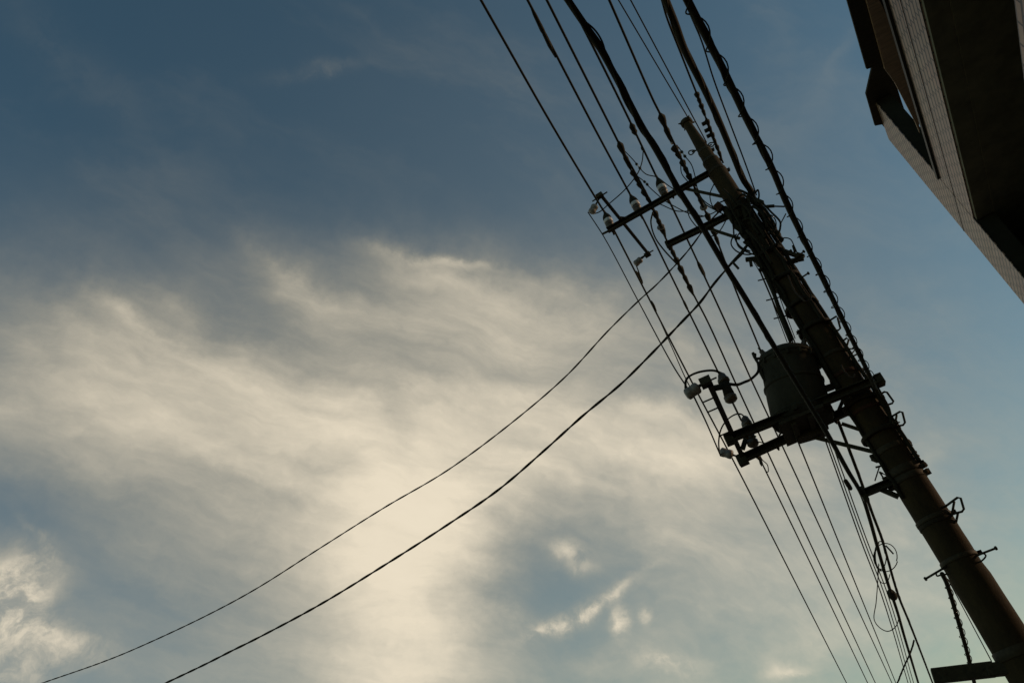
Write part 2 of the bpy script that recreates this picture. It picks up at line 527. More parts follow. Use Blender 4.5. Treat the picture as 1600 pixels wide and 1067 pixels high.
# stubs of bolts on both flanks
for a, b, r in [((1412, 696), (1422, 689), .032), ((1434, 733), (1447, 724), .030), ((1438, 742), (1450, 734), .028), ((1372, 721), (1362, 717), .022),
                ((1424, 711), (1432, 705), .012), ((1428, 718), (1436, 711), .012), ((1376, 728), (1368, 730), .012), ((1404, 684), (1410, 680), .016), ((1380, 740), (1374, 737), .010),
                ((1338, 575), (1341, 571), .03), ((1336, 568), (1333, 562), .02)]:
    A, B = PP(*a, -.06), PP(*b, -.06); d = (B - A)
    MB().lathe(A - d * 1.5, d, [(0, r * .6), (d.length * 1.5, r * .6), (d.length * 1.55, r), (d.length * 2.5, r)], 8).build('bolt', 'steel', pole)

# ---------------------------------------------------------------- cross-arms (parts of the pole)
def hor(px, py, z): return on_z(px, py, z)


ZU = PP(1112, 270).z
ua, ub = hor(950, 361.5, ZU), hor(1116, 268, ZU)
arm_u = MB().channel(ua, ub, .05, .085, .012).build('crossarm', 'steel', pole)
MB().beam(hor(941, 366, ZU), hor(955, 359, ZU), .02, .03).build('arm_tip', 'steel', arm_u)
MB().beam(hor(968, 339.5, ZU), hor(988, 341, ZU), .02, .02).build('brace', 'steel', arm_u)
MB().beam(PP(1070, 295, .03), PP(1129, 307.5, -.02), .025, .04).build('brace', 'steel', arm_u)
for px, py in [(1018, 324), (1000, 334), (975, 348), (1050, 305), (1085, 286)]:
    c = hor(px, py, ZU)
    MB().lathe(c - Vector((0, 0, .075)), (0, 0, 1), [(0, .012), (.02, .012), (.021, .019), (.036, .019)], 6).build('bolt', 'band', arm_u)
ZM = PP(1145, 336).z
ma, mb_ = hor(1041, 385, ZM), hor(1150, 333, ZM)
arm_m = MB().channel(ma, mb_, .05, .09, .012).build('crossarm', 'steel', pole)
MB().channel(hor(1098, 352, ZM) + Vector((0, .14, 0)), hor(1152, 327, ZM) + Vector((0, .05, 0)), .04, .05, .01).build('arm_splice', 'steel', arm_m)
MB().beam(PP(1106, 357), PP(1156, 373), .025, .04).build('brace', 'steel', arm_m)
MB().box(hor(1043, 384, ZM), (.012, 0, 0), (0, .05, 0), (0, 0, .06)).build('end_plate', 'steel', arm_m)
ZL = on_y(1340, 608, D - .25 * S).z
la, lb = hor(1136, 688, ZL), hor(1374, 594, ZL)
arm_a = MB().channel(la, lb, .07, .10, .012).build('crossarm', 'steel', pole)
dA = (lb - la).normalized()
MB().box(lb, dA * .04, dA.cross(Vector((0, 0, 1))) * .06, (0, 0, .065)).build('end_plate', 'steel', arm_a)
MB().box(la + dA * .03, dA * .05, dA.cross(Vector((0, 0, 1))) * .05, (0, 0, .062)).build('end_plate', 'steel', arm_a)
lc, ld = hor(1160, 718, ZL), hor(1340, 636, ZL)
arm_b = MB().channel(lc, ld, .07, .10, .012).build('crossarm', 'steel', pole)
dB = (ld - lc).normalized()
MB().box(lc, dB * .06, dB.cross(Vector((0, 0, 1))) * .055, (0, 0, .07)).build('end_plate', 'steel', arm_b)
MB().beam(PP(1268, 682, .15), PP(1366, 706, .05), .03, .045).build('brace', 'steel', arm_b)
MB().beam(PP(1316, 662, .12), PP(1346, 672, .05), .03, .045).build('brace', 'steel', arm_b)
for t in (.12, .3, .55, .8):
    for P, Q, A in ((la, lb, arm_a), (lc, ld, arm_b)):
        c = P.lerp(Q, t)
        MB().lathe(c - Vector((0, 0, .085)), (0, 0, 1), [(0, .012), (.02, .012), (.021, .02), (.038, .02)], 6).build('bolt', 'band', A)
for t in (.62, .86):                       # cross ties between the two lower arms
    MB().beam(la.lerp(lb, t * .95) + Vector((0, 0, .06)), lc.lerp(ld, t) + Vector((0, 0, .06)), .05, .012).build('tie_plate', 'steel', arm_a)

# bars lying along the line at the arm ends, with clamps
ba, bb = hor(938, 307, ZU + .055), hor(1011, 397, ZU + .055)
bar_u = MB().channel(ba, bb, .035, .06, .008).build('insulator_bar', 'steel', pole)
dU = (bb - ba).normalized(); nU = dU.cross(Vector((0, 0, 1)))
for c, s_ in ((ba, -1), (bb, 1)):
    MB().box(c + dU * .02 * s_, dU * .035, nU * .05, (0, 0, .03)).build('end_clamp', 'steel', bar_u)
    MB().tube([c - nU * .14, c + nU * .12], .011, 6).build('bolt', 'steel', bar_u)
bc, bd = hor(1103, 597, ZL + .06), hor(1157, 714, ZL + .06)
bar_l = MB().channel(bc, bd, .05, .08, .01).build('insulator_bar', 'steel', pole)
dL = (bd - bc).normalized(); nL = dL.cross(Vector((0, 0, 1)))
MB().box(bc, dL * .06, nL * .06, (0, 0, .04)).build('end_clamp', 'steel', bar_l)
for t in (.0, .18, .3, .62):
    c = bc.lerp(bd, t)
    MB().tube([c - nL * .13, c + nL * (.12 if t == 0 else .02)], .009, 6).build('bolt', 'steel', bar_l)

# cable bracket lower down and box beam at the bottom of the picture
ZB = PP(1385, 757).z
br = MB().channel(PP(1349, 772), PP(1398, 752), .06, .085, .012).build('cable_bracket', 'steel', pole)
MB().box(PP(1349, 772), (.03, 0, 0), (0, .055, 0), (0, 0, .08)).build('end_plate', 'steel', br)
MB().beam(PP(1376, 764), PP(1404, 776), .05, .05).build('strut', 'steel', br)
MB().tube([PP(1374, 729), PP(1367, 751)], .008, 6).build('rod', 'steel', br)
MB().tube([PP(1374, 737), PP(1384, 752)], .010, 6).build('rod', 'steel', br)
z_bot = PP(1500, 1050).z
q0, q1 = PP(1457, 1056), PP(1553, 1045)
bx = MB().beam(q0, q1, .16, .135).build('box_bracket', 'steel', pole, .006)
MB().beam(PP(1541, 1047), PP(1590, 1042), .20, .115).build('bracket_foot', 'steel', bx, .006)
for t in (.2, .8):
    c = q0.lerp(q1, t) + Vector((0, -.082, 0))
    MB().lathe(c, (0, -1, 0), [(0, .014), (.012, .014)], 6).build('bolt', 'band', bx)
tr0 = axis_at(z_bot)
band(z_bot, .10, .012, 1, None, 0.2)

# ================================================================== insulators
UP = Vector((0, 0, 1))


def post_insulator(tip, foot, label):
    f = hor(*foot, ZU + .045); tp = on_y(*tip, f.y - .01); h = tp.z - f.z
    ax = (tp - f)
    t = thing('post_insulator', f, label, 'insulator', 'post insulators on the upper cross-arm')
    L = ax.length; k = L / .36
    MB().lathe(f - ax.normalized() * .02, ax, [(0, .035), (.05 * k, .04), (.055 * k, .058), (.08 * k, .062), (.10 * k, .056), (.105 * k, .066), (.155 * k, .066)], 20).build('lower_skirt', 'brown', t)
    MB().lathe(f + ax.normalized() * .133 * k, ax, [(0, .060), (.006 * k, .070), (.03 * k, .071), (.054 * k, .070), (.06 * k, .060)], 20).build('porcelain_body', 'white', t)
    MB().lathe(f + ax.normalized() * .19 * k, ax, [(0, .068), (.03 * k, .070), (.055 * k, .064), (.09 * k, .046), (.12 * k, .028), (.17 * k, .013)], 16).build('cover_cap', 'cover', t)
    MB().tube([f - UP * .11, f], .014, 8).build('pin', 'steel', t)
    return tp


T1 = post_insulator((944, 330), (956, 359), 'white-banded post insulator at the outer tip of the upper cross-arm')
T2 = post_insulator((984, 303), (1000, 334), 'white-banded post insulator midway along the upper cross-arm')
T3 = post_insulator((1026, 276), (1041, 309), 'white-banded post insulator next to the thick cable on upper cross-arm')


def spool(px, py, root, label, matn='porcelain', L=.15, r=.055):
    c = on_y(px, py, root.y); d = (c - root); 
    t = thing('spool_insulator', c, label, 'insulator', 'low voltage spool insulators')
    d.normalize()
    MB().lathe(c - d * L / 2, d, [(0, r * .45), (.008, r * .8), (.02, r), (L * .35, r * 1.0), (L * .42, r * .93), (L * .58, r * .93), (L * .65, r), (L - .02, r), (L - .008, r * .8), (L, r * .45)], 18).build('spool', matn, t)
    MB().tube([c + d * L / 2, root], .012, 6).build('bolt', 'steel', t)
    MB().tube([c + d * L / 2, c - d * (L / 2 + .03)], .014, 8).build('strap', 'steel', t)
    return c


N1 = spool(927, 327, ba, 'pale spool insulator on the near end of the upper bar')
N2 = spool(997, 409, bb, 'pale spool insulator on the far end of the upper bar')
N3 = spool(1082, 611, bc, 'grey spool insulator on the near end of the lower bar', 'porcelain', .17, .065)
N4 = spool(1135, 708, bd, 'grey spool insulator at the lower bar beside the cross-arm ends', 'porcelain', .17, .06)

# ================================================================== wires along the street
HU = ZU - 1.6


def span(pix, zs, near=22.0, far=12.0):
    """pix: picture points; zs: the height of the wire at each; runs on past both ends"""
    P = [hor(x, y, z) for (x, y), z in zip(pix, zs)]
    if near: P = [P[0] + (P[0] - P[1]).normalized() * near] + P
    if far: P = P + [P[-1] + (P[-1] - P[-2]).normalized() * far]
    return P


def wire(name, P, r, label, cat='wire', group=None, m='cable', step=6, extra=None):
    if extra:
        t = thing(name, P[0], label, cat, group)
        MB().tube(smooth_path(P, step), r, 6).build('conductor', m, t)
        extra(t); return t
    o = MB().tube(smooth_path(P, step), r, 6).build(name, m)
    return tag(o, label, cat, group)


def sleeve(t, A, B, rmax, name='sleeve', prof=None, m='cover'):
    d = B - A; L = d.length
    prof = prof or [(0, .3), (.25, .85), (.4, 1), (.75, .9), (1, .3)]
    MB().lathe(A, d, [(h * L, q * rmax) for h, q in prof], 12).build(name, m, t)


z_w = ZU + .33
zf = 1.6 + HU * .80; zf2 = 1.6 + HU * .89; zfe = 1.6 + HU * .49
RW = .0158
# line 1: outer post insulator
def ex1(t):
    sleeve(t, hor(994, 424, z_w), hor(1004, 443, z_w - .02), .034, 'clamp', [(0, .3), (.2, .9), (.35, .7), (.5, 1), (.8, .8), (1, .3)])
    sleeve(t, hor(1018, 470, z_w - .2), hor(1026, 490, z_w - .25), .026)
wire('power_line', span([(751, 0), (864.4, 199), (944, 331)], [z_w] * 3, 20, 0) + [T1] + span([(961, 363), (984, 408), (1024, 486), (1082.7, 600), (1143, 714), (1240, 904), (1323, 1067)], [z_w, z_w, z_w - .25, zf2, zf, zf - 1.2, zfe], 0, 14), RW,
     'black power line passing over the outermost post insulator of upper cross-arm', 'power line', 'power lines along the street', extra=ex1)
def ex2(t):
    sleeve(t, hor(829, 10, z_w), hor(868, 90, z_w), .030, 'sleeve', [(0, .35), (.15, .8), (.45, 1), (.5, .8), (.75, .95), (1, .35)])
    sleeve(t, hor(1066, 466, z_w - .3), hor(1076, 487, z_w - .32), .024)
    sleeve(t, hor(1186, 712, zf), hor(1190, 728, zf), .03)
wire('power_line', span([(824, 0), (928, 199), (984, 303)], [z_w] * 3, 20, 0) + [T2] + span([(1003, 338), (1056, 446), (1123, 583), (1186, 714), (1280, 908), (1356, 1067)], [z_w, z_w - .2, zf2, zf, zf - 1.2, zfe], 0, 14), RW,
     'black power line over the middle post insulator with a long tapered sleeve', 'power line', 'power lines along the street', extra=ex2)


def strain(t, A, B, r, name='strain_insulator', m='cover', ribs=4):
    d = B - A; L = d.length; pr = [(0, .25)]
    for i in range(ribs):
        h0 = .06 + .88 * i / ribs; w = .88 / ribs
        k = (1, .78, .95, .7, .88, .8)[i % 6]
        pr += [(h0, .55), (h0 + w * .18, k), (h0 + w * .5, k * .85), (h0 + w * .8, .55)]
    pr += [(1, .25)]
    MB().lathe(A, d, [(h * L, q * r) for h, q in pr], 12).build(name, m, t)


# line 3: dead-ended on both sides of the cross-arm by strings of strain insulators
a3 = hor(1019, 321, ZU + .02)
def ex3(t):
    c0 = hor(966, 221, z_w - .1); c1 = hor(986, 266, z_w - .15)
    strain(t, c0, c1, .05, ribs=2)
    strain(t, c1, hor(1003, 296, ZU + .12), .042, ribs=3)
    strain(t, hor(1003, 296, ZU + .12), a3, .045, ribs=2)
    strain(t, hor(1021, 328, ZU), hor(1040, 370, ZU - .02), .05, ribs=3)
    MB().lathe(hor(1032, 354, ZU), hor(1040, 370, ZU - .02) - hor(1032, 354, ZU), [(0, .02), (.01, .062), (.022, .062), (.03, .02)], 14).build('disc', 'porcelain', t)
    strain(t, hor(1043, 377, ZU - .03), hor(1062, 417, ZU - .05), .05, ribs=3)
    strain(t, hor(1060, 413, ZU - .05), hor(1084, 462, ZU - .12), .052, ribs=3)
P3 = span([(854, 0), (954.4, 199), (968, 226)], [z_w - .1] * 3, 20, 0) + [a3] + span([(1025, 339), (1056, 405), (1083, 459), (1107.4, 506), (1150, 600), (1199.7, 707), (1290, 900), (1368, 1067)], [ZU, ZU - .05, ZU - .12, ZU - .3, zf2 - .1, zf - .1, zf - 1.3, zfe - .1], 0, 14)
wire('power_line', P3, RW, 'black power line dead-ended on upper cross-arm by strings of dark insulators', 'power line', 'power lines along the street', extra=ex3)
def ex4(t):
    sleeve(t, hor(985, 192, z_w), hor(994, 212, z_w), .045, 'clamp', [(0, .2), (.3, 1), (.55, .8), (.7, .95), (1, .25)])
    sleeve(t, hor(1002, 229, z_w), hor(1005, 236, z_w), .02)
    sleeve(t, hor(1089, 407, z_w - .2), hor(1102, 433, z_w - .22), .036)
wire('power_line', span([(889, 0), (934, 88), (988, 197.5), (1026, 277)], [z_w] * 4, 20, 0) + [T3] + span([(1045, 313), (1091, 411), (1134, 504), (1177, 600), (1224, 700), (1320, 907), (1394, 1067)], [z_w, z_w - .2, zf2 + .3, zf2, zf, zf - 1.2, zfe], 0, 14), RW,
     'black power line over the post insulator that stands nearest the thick cable', 'power line', 'power lines along the street', extra=ex4)
a5 = hor(1083, 288, ZU + .02)
def ex5(t):
    strain(t, hor(1031, 177, z_w - .1), hor(1049, 222, z_w - .12), .055, ribs=2)
    MB().lathe(hor(1049, 221, z_w - .12), hor(1053, 230, z_w - .12) - hor(1049, 221, z_w - .12), [(0, .024), (.05, .024)], 10).build('white_link', 'white', t)
    strain(t, hor(1052, 228, z_w - .12), hor(1064, 249, ZU + .15), .058, ribs=2)
    strain(t, hor(1064, 249, ZU + .15), hor(1081, 285, ZU + .03), .05, ribs=3)
    strain(t, hor(1085, 293, ZU), hor(1100, 326, ZU - .03), .045, ribs=2)
    MB().lathe(hor(1099, 323, ZU - .03), hor(1103, 331, ZU - .03) - hor(1099, 323, ZU - .03), [(0, .02), (.005, .06), (.03, .06), (.035, .02)], 14).build('disc', 'porcelain', t)
    strain(t, hor(1103, 331, ZU - .03), hor(1124, 385, ZU - .1), .05, ribs=4)
P5 = span([(951.6, 0), (1020, 155.6), (1031.6, 178.8)], [z_w - .1] * 3, 20, 0) + [a5] + span([(1101, 328), (1122, 380), (1150, 454.5), (1188, 546.7), (1251, 700), (1330, 895), (1400, 1067)], [ZU - .03, ZU - .1, ZU - .4, zf2, zf, zf - 1.2, zfe], 0, 14)
wire('power_line', P5, RW, 'black power line dead-ended beside the pole with a white link in its string', 'power line', 'power lines along the street', extra=ex5)
# thin earth wires to the pole head
for a, b, lab in (((966, 0), (1075, 184), 'thin wire ending at the very top of the pole cap'), ((985, 0), (1104, 223), 'thin wire ending just below the pole cap')):
    e = PP(*b, -.05)
    P = [hor(*a, e.z)]; P = [P[0] + (P[0] - e).normalized() * 18] + P + [e]
    wire('thin_wire', P, .009, lab, 'wire', 'thin wires to the pole head')
# neutral on the spool insulators
P = [N1 + Vector((-.1, 0, -.02))] + span([(942, 367.5), (997, 470)], [N1.z - .15, N1.z - .7], 0, 0) + [on_y(1071, 606, N3.y + .1)]
def to_y(px, py, y): return on_y(px, py, y)
wire('low_voltage_wire', [N1 + Vector((-.09, 0, 0)), to_y(942, 367.5, N1.y + .25), to_y(997, 470, N1.y + .1), to_y(1050, 568.6, N3.y + .5), to_y(1074, 606, N3.y)], .008,
     'slim wire from the upper bar down to the lower bar near-end insulator', 'wire', 'low voltage wires')
wire('low_voltage_wire', [to_y(1026, 490, N2.y + .6), to_y(1050, 543, N3.y + 1.3), to_y(1073.7, 596, N3.y + .15), N3], .006,
     'thin wire leaving the outer power line for the lower bar', 'wire', 'low voltage wires')
wire('low_voltage_wire', [to_y(1084, 619, N3.y), to_y(1104.5, 662, (N3.y + N4.y) / 2), N4 + Vector((-.08, 0, 0))], .009,
     'short slim wire between the two insulators of the lower bar', 'wire', 'low voltage wires')
wire('low_voltage_wire', [to_y(993.5, 413, N2.y), to_y(998, 425, N2.y + .05), to_y(1003, 440, N2.y + .1)], .010,
     'short tap from the upper bar far insulator to the power line', 'wire', 'low voltage wires')

# three thin wires running down the line beside the communication cables
zt = PP(1185, 425).z
for k, (pts, lab) in enumerate([([(1186, 420), (1234, 535), (1290, 689), (1343.6, 840), (1376, 925), (1419, 1067)], 'outermost of the thin wires behind the transformer'),
                                ([(1190, 420), (1238, 533), (1294, 689), (1348.5, 840), (1381, 925), (1423.4, 1067)], 'middle one of the thin wires behind the transformer'),
                                ([(1195, 424), (1244, 540), (1299, 689), (1353, 840), (1386, 925), (1427.7, 1067)], 'thin wire closest to the pole behind the transformer')]):
    a = PP(*pts[0], .15); hh = a.z - 1.6
    P = [a] + span(pts[1:], [1.6 + hh * q for q in (.93, .82, .66, .58, .46)], 0, 14)
    wire('thin_wire', P, .0105 if k else .012, lab, 'wire', 'thin wires behind the transformer')

# ================================================================== communication cables
def bundle(name, P, r, label, cat, group=None, pitch=.5, second=.5, lash=None, seed=1, n_step=8, ds=.05, far_ds=.2, wob=.5, taper=None):
    """a cable with a strand wound round it; lash = (radius, pitch, thickness) adds a spiral hanger"""
    t = thing(name, P[0], label, cat, group)
    path = resample(smooth_path(P, n_step), ds)
    rr = r if not taper else [r * max(taper[0], min(taper[1], 1 + (p.y - 2) * taper[2])) for p in path]
    MB().tube(path, rr, 8).build('sheath', 'cable', t)
    if second:
        MB().tube(helix(path, r * (0.75 + .0), pitch, 0, wob, seed), r * second, 6).build('strand', 'cable', t)
        MB().tube(helix(path, r * (0.75 + .0), pitch * 1.37, 2.2, wob, seed + 5), r * second * .8, 6).build('strand', 'cable', t)
    if lash:
        R, pi_, th, lo, hi = lash
        i0, i1 = int(len(path) * lo), int(len(path) * hi)
        fine = resample(path[i0:i1], pi_ / 14)
        MB().tube(helix(fine, R, pi_, .6, .25, seed), th, 5).build('spiral_hanger', 'cable', t)
    return t


zc1 = PP(1349, 772).z; h1 = zc1 - 1.6
C1 = span([(887, 0), (935, 72), (983, 160), (1002, 196), (1023.8, 232), (1062.8, 300.6), (1098, 356), (1136, 420.6), (1159, 456.7), (1206, 535.4)], [zc1] * 10, 9, 0)
C1 += span([(1294, 680), (1324, 734), (1347, 774)], [zc1] * 3, 0, 0)
C1 += span([(1358, 807.5), (1371, 854), (1387, 910), (1402, 955), (1412.8, 993), (1435, 1067)], [1.6 + h1 * q for q in (.97, .93, .88, .84, .80, .72)], 0, 12)
c1 = bundle('communication_cable', C1, .0140, 'thick wavy black cable crossing in front of the transformer to the bracket', 'cable', 'communication cables', .62, .72, seed=4, wob=.8, taper=(1, 1.6, .12))
MB().tube([p + Vector((0.0, 0, 0)) for p in smooth_path([hor(909, 30, zc1), hor(929, 47, zc1 - .01), hor(941, 66, zc1 - .01), hor(948, 92, zc1)], 6)], .004, 6).build('loose_strand', 'cable', c1)
for (px, py) in [(1325, 757), (1394, 929)]:
    q = hor(px, py, 1.6 + h1 * (.97 if py < 800 else .86)); dd = Vector((.05, .4, -.12)).normalized()
    r_ = .022 if py < 800 else .055
    MB().lathe(q - dd * .1, dd, [(0, .012), (.02, r_), (.10, r_ * 1.15), (.18, r_), (.20, .012)], 12).build('splice_closure', 'cover', c1)
zc3 = on_y(1390, 652, D - .1).z; h3 = zc3 - 1.6
C3 = span([(1073.8, 0), (1109, 69), (1130, 109), (1169, 191), (1202.5, 255), (1230, 320), (1259.7, 381.6), (1298, 461), (1329.7, 527), (1359.4, 588)], [zc3] * 10, 9, 0) + [on_y(1374, 618, D - .25), on_y(1389, 645, D - .1), on_y(1393, 664, D)]
bundle('communication_cable', C3, .0215, 'thick black cable with spiral hanger rings running to the pole flank', 'cable', 'communication cables', .9, .45, (.037, .30, .0045, .05, .9), seed=9, wob=.3, ds=.04)
C3b = [on_y(1319, 682, D + .5), on_y(1332, 716, D + .8), on_y(1345, 751, D + 1.3)] + span([(1363.8, 804), (1377, 839), (1402, 925), (1419, 967.7), (1429.8, 995), (1457.4, 1067)], [1.6 + h3 * q for q in (.93, .90, .80, .76, .73, .66)], 0, 12)
C3b = [on_y(1300, 640, D + .25), on_y(1308, 655, D + .35)] + C3b
bundle('communication_cable', C3b, .0195, 'black cable leaving the pole behind the bracket, forking further down', 'cable', 'communication cables', .8, .4, seed=12, wob=.3)
q = [hor(1428, 1000, 1.6 + h3 * .73), hor(1424, 1015, 1.6 + h3 * .70), hor(1412, 1042, 1.6 + h3 * .66), hor(1400, 1072, 1.6 + h3 * .62)]
bundle('drop_cable', q, .016, 'short drop cable forking off the communication cable', 'cable', None, .5, .5, seed=3)
zc2 = PP(1173, 297, -.1).z
C2 = span([(1040, 0), (1055, 37.5), (1070, 78.8), (1102, 142.5), (1122.5, 187.5), (1146, 244), (1162, 282)], [zc2] * 7, 12, 0) + [PP(1174, 300, -.12), PP(1178, 318, -.05)]
bundle('power_service_cable', C2, .042, 'thick black cable ending in the tangle just right of pole top', 'cable', None, 1.6, .4, seed=21, wob=.2)
zc2b = PP(1130, 255, -.1).z
C2b = span([(1034, 0), (1042, 28), (1062.5, 80.6), (1087, 142.5), (1094.7, 160)], [zc2b] * 5, 12, 0) + [PP(1113, 215, -.3), PP(1130, 255, -.1)]
def exg(t):
    A, B = hor(1087, 143, zc2b), PP(1128, 250, -.15)
    strain(t, A, A.lerp(B, .35), .038, 'preformed_grip', 'cover', 4)
    strain(t, A.lerp(B, .35), B, .036, 'preformed_grip', 'cover', 6)
    for k in (.42, .52, .6):
        c = A.lerp(B, k); MB().box(c + Vector((-.045, 0, 0)), (.035, 0, 0), (0, .02, 0), (0, 0, .02)).build('clip', 'cover', t)
wire('guard_wire', C2b, .013, 'guard wire with ribbed grip and small clips ending right of pole top', 'wire', extra=exg)
C2c = span([(1079, 24), (1096, 64), (1115, 124), (1143, 199), (1165, 257)], [PP(1182, 305, -.1).z] * 5, 14, 0) + [PP(1182, 305, -.1)]
wire('thin_wire', C2c, .0095, 'thin lone wire between the two thick cables right of pole', 'wire')

# service drops going off to the left
def drop(pix, y0, az, r, label, pitch, seed):
    A = on_y(*pix[0], y0); a = math.radians(az); nrm = Vector((math.cos(a), -math.sin(a), 0))  # vertical plane through A heading az
    P = []
    for x, y in pix:
        rr = ray(x, y); P.append(EYE + rr * ((A - EYE).dot(nrm) / rr.dot(nrm)))
    P.append(P[-1] + (P[-1] - P[-2]).normalized() * 4)
    t = thing('service_drop', P[0], label, 'cable', 'service drop cables')
    path = resample(smooth_path(P, 10), .04)
    for k in range(2):
        MB().tube(helix(path, r * .55, pitch, k * math.pi, .3, seed), r, 6).build('strand', 'cable', t)


drop([(1100, 358), (1079.7, 386), (1061, 408), (1025, 445.6), (1000, 468), (950, 517), (885, 587), (800, 660), (700, 734), (600, 793), (500, 856), (400, 919.5), (320, 962.5), (212.5, 1012.5), (160, 1033.8), (67.5, 1066)], D, -78, .0085,
     'thinner twisted service cable sagging away from the second cross-arm', .62, 2)
drop([(1167.5, 383), (1158, 394), (1139, 416), (1116, 443), (1094, 472.5), (1062.5, 506), (1015, 555.7), (970, 600), (910, 650), (850, 704), (780, 764), (700, 819), (600, 883), (500, 944), (400, 997.5), (362.5, 1016), (320, 1037.5), (260, 1066)], D, -78, .0125,
     'thicker twisted service cable sagging away from the tangle on the pole', .7, 5)

# vertical cable from the tangle to the transformer and thin lashed riser at the bottom
V1 = [PP(1182, 405, -.1), PP(1190, 418, -.12), PP(1203, 442.5, -.15), PP(1219, 487, -.2), PP(1236, 532, -.25)]
t = thing('riser_cable', V1[0], 'thick cable running down the left flank of pole into transformer', 'cable')
MB().tube(smooth_path(V1, 8), .026, 8).build('sheath', 'cable', t)
for o in (-.05, .055):
    MB().tube([p + Vector((o, 0, 0)) for p in smooth_path(V1, 4)], .006, 5).build('strand', 'cable', t)
for k in (.25, .5, .72):
    c = V1[0].lerp(V1[-1], k); MB().tube([c + Vector((-.09, 0, .01)), c + Vector((.12, .05, -.01))], .009, 6).build('clip', 'cable', t)
V2 = [PP(1472, 896, .2), PP(1479, 910, .5), PP(1496, 965.5, 1.4), PP(1515, 1033.6, 2.6), PP(1524, 1075, 3.5)]
bundle('lashed_cable', V2, .024, 'cable with loose lashing leaving the pole above the box bracket', 'cable', None, .6, .3, (.034, .26, .005, .08, .8), seed=30, wob=.3)
wire('thin_wire', [PP(1481, 904, .2), PP(1549, 1032, -.1)], .005, 'thin straight stay wire close to the pole above the box bracket', 'wire')

# ================================================================== transformer
yt = D - .08
tb, tt = on_y(1256, 662, yt), on_y(1228, 556, yt)
ax = (tt - tb).normalized(); LT = (tt - tb).length; RT = .315 * S
tank = thing('transformer', tb, 'dark grey drum-shaped pole transformer sitting on the lower cross-arms', 'transformer')
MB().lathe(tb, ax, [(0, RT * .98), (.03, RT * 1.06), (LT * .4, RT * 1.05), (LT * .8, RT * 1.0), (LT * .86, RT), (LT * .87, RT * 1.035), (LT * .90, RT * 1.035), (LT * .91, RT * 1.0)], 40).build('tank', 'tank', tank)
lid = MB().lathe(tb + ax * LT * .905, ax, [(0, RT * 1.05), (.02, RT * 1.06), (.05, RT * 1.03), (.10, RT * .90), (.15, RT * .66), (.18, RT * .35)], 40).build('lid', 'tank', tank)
e1 = ax.orthogonal().normalized(); e2 = ax.cross(e1)
for k in range(14):
    a = 2 * math.pi * k / 14; dv = e1 * math.cos(a) + e2 * math.sin(a)
    MB().box(tb + ax * LT * .88 + dv * RT * 1.05, dv * .014, ax.cross(dv) * .012, ax * .035).build('lid_clamp', 'tank', lid)
for h in (.10, .52):                      # pressed hoops round the barrel
    MB().lathe(tb + ax * LT * h, ax, [(0, RT * 1.04), (.012, RT * 1.08), (.03, RT * 1.08), (.042, RT * 1.04)], 40).build('hoop', 'tank', tank)
for (px, py, s_) in [(1191, 552, .9), (1232, 534, 1.0), (1258, 542, 1.1)]:
    b0 = on_y(px, py, yt - .12); dv = (b0 - (tb + ax * LT * .8)); 
    b0 = tb + ax * LT * .95 + (dv - ax * dv.dot(ax)) * .82
    dv = (ax + (dv - ax * dv.dot(ax)).normalized() * .45).normalized()
    bsh = MB().lathe(b0, dv, [(0, .045), (.03, .045), (.032, .06), (.05, .058), (.052, .042), (.075, .042), (.078, .058), (.095, .055), (.098, .035), (.15, .028)], 14).build('bushing', 'brown', tank)
    MB().tube([b0 + dv * .14, b0 + dv * .2], .014, 8).build('terminal', 'steel', bsh)
MB().box(tb - ax * .025, Vector((RT * .8, 0, 0)), Vector((0, RT * 1.05, 0)), ax * .02).build('base_plate', 'steel', tank)
for s_ in (-1, 1):
    MB().beam(tb + Vector((.1 * s_ - .02, -RT * .9, -.06)), tb + Vector((.1 * s_ - .02, RT * .9, -.06)), .06, .06).build('skid', 'steel', tank)
MB().beam(PP(1246, 684, .1), PP(1288, 672, .1), .2, .09).build('hanger_bracket', 'steel', tank)
MB().beam(tb + ax * LT * .7 + Vector((RT * .9, 0, 0)), axis_at((tb + ax * LT * .7).z + .02) - Vector((pole_r(5.8) * .9, 0, 0)), .10, .09).build('pole_hanger', 'steel', tank)
MB().beam(tb + ax * LT * .33 + Vector((RT * .9, 0, 0)), axis_at((tb + ax * LT * .33).z + .02) - Vector((pole_r(5.5) * .9, 0, 0)), .10, .05).build('pole_hanger', 'steel', tank)
MB().box(on_y(1257, 556, yt - .05), (.10, 0, .02), (0, .11, 0), (-.02, 0, .09)).build('terminal_box', 'tank', tank, .012)
MB().box(on_y(1192, 588, yt - .1), (.02, 0, 0), (0, .06, 0), (0, 0, .10)).build('name_plate_bracket', 'tank', tank, .006)
hk = on_y(1181, 560, yt - .1)
MB().tube(smooth_path([hk + Vector((.06, 0, -.03)), hk, hk + Vector((-.0, 0, .09))], 5), .02, 8).build('lifting_lug', 'tank', tank)
MB().lathe(tb + ax * .07 - e1 * 0 + Vector((-.05, -RT, 0)), (0, -1, 0), [(0, .025), (.05, .025), (.055, .035), (.08, .035)], 10).build('drain_valve', 'steel', tank)

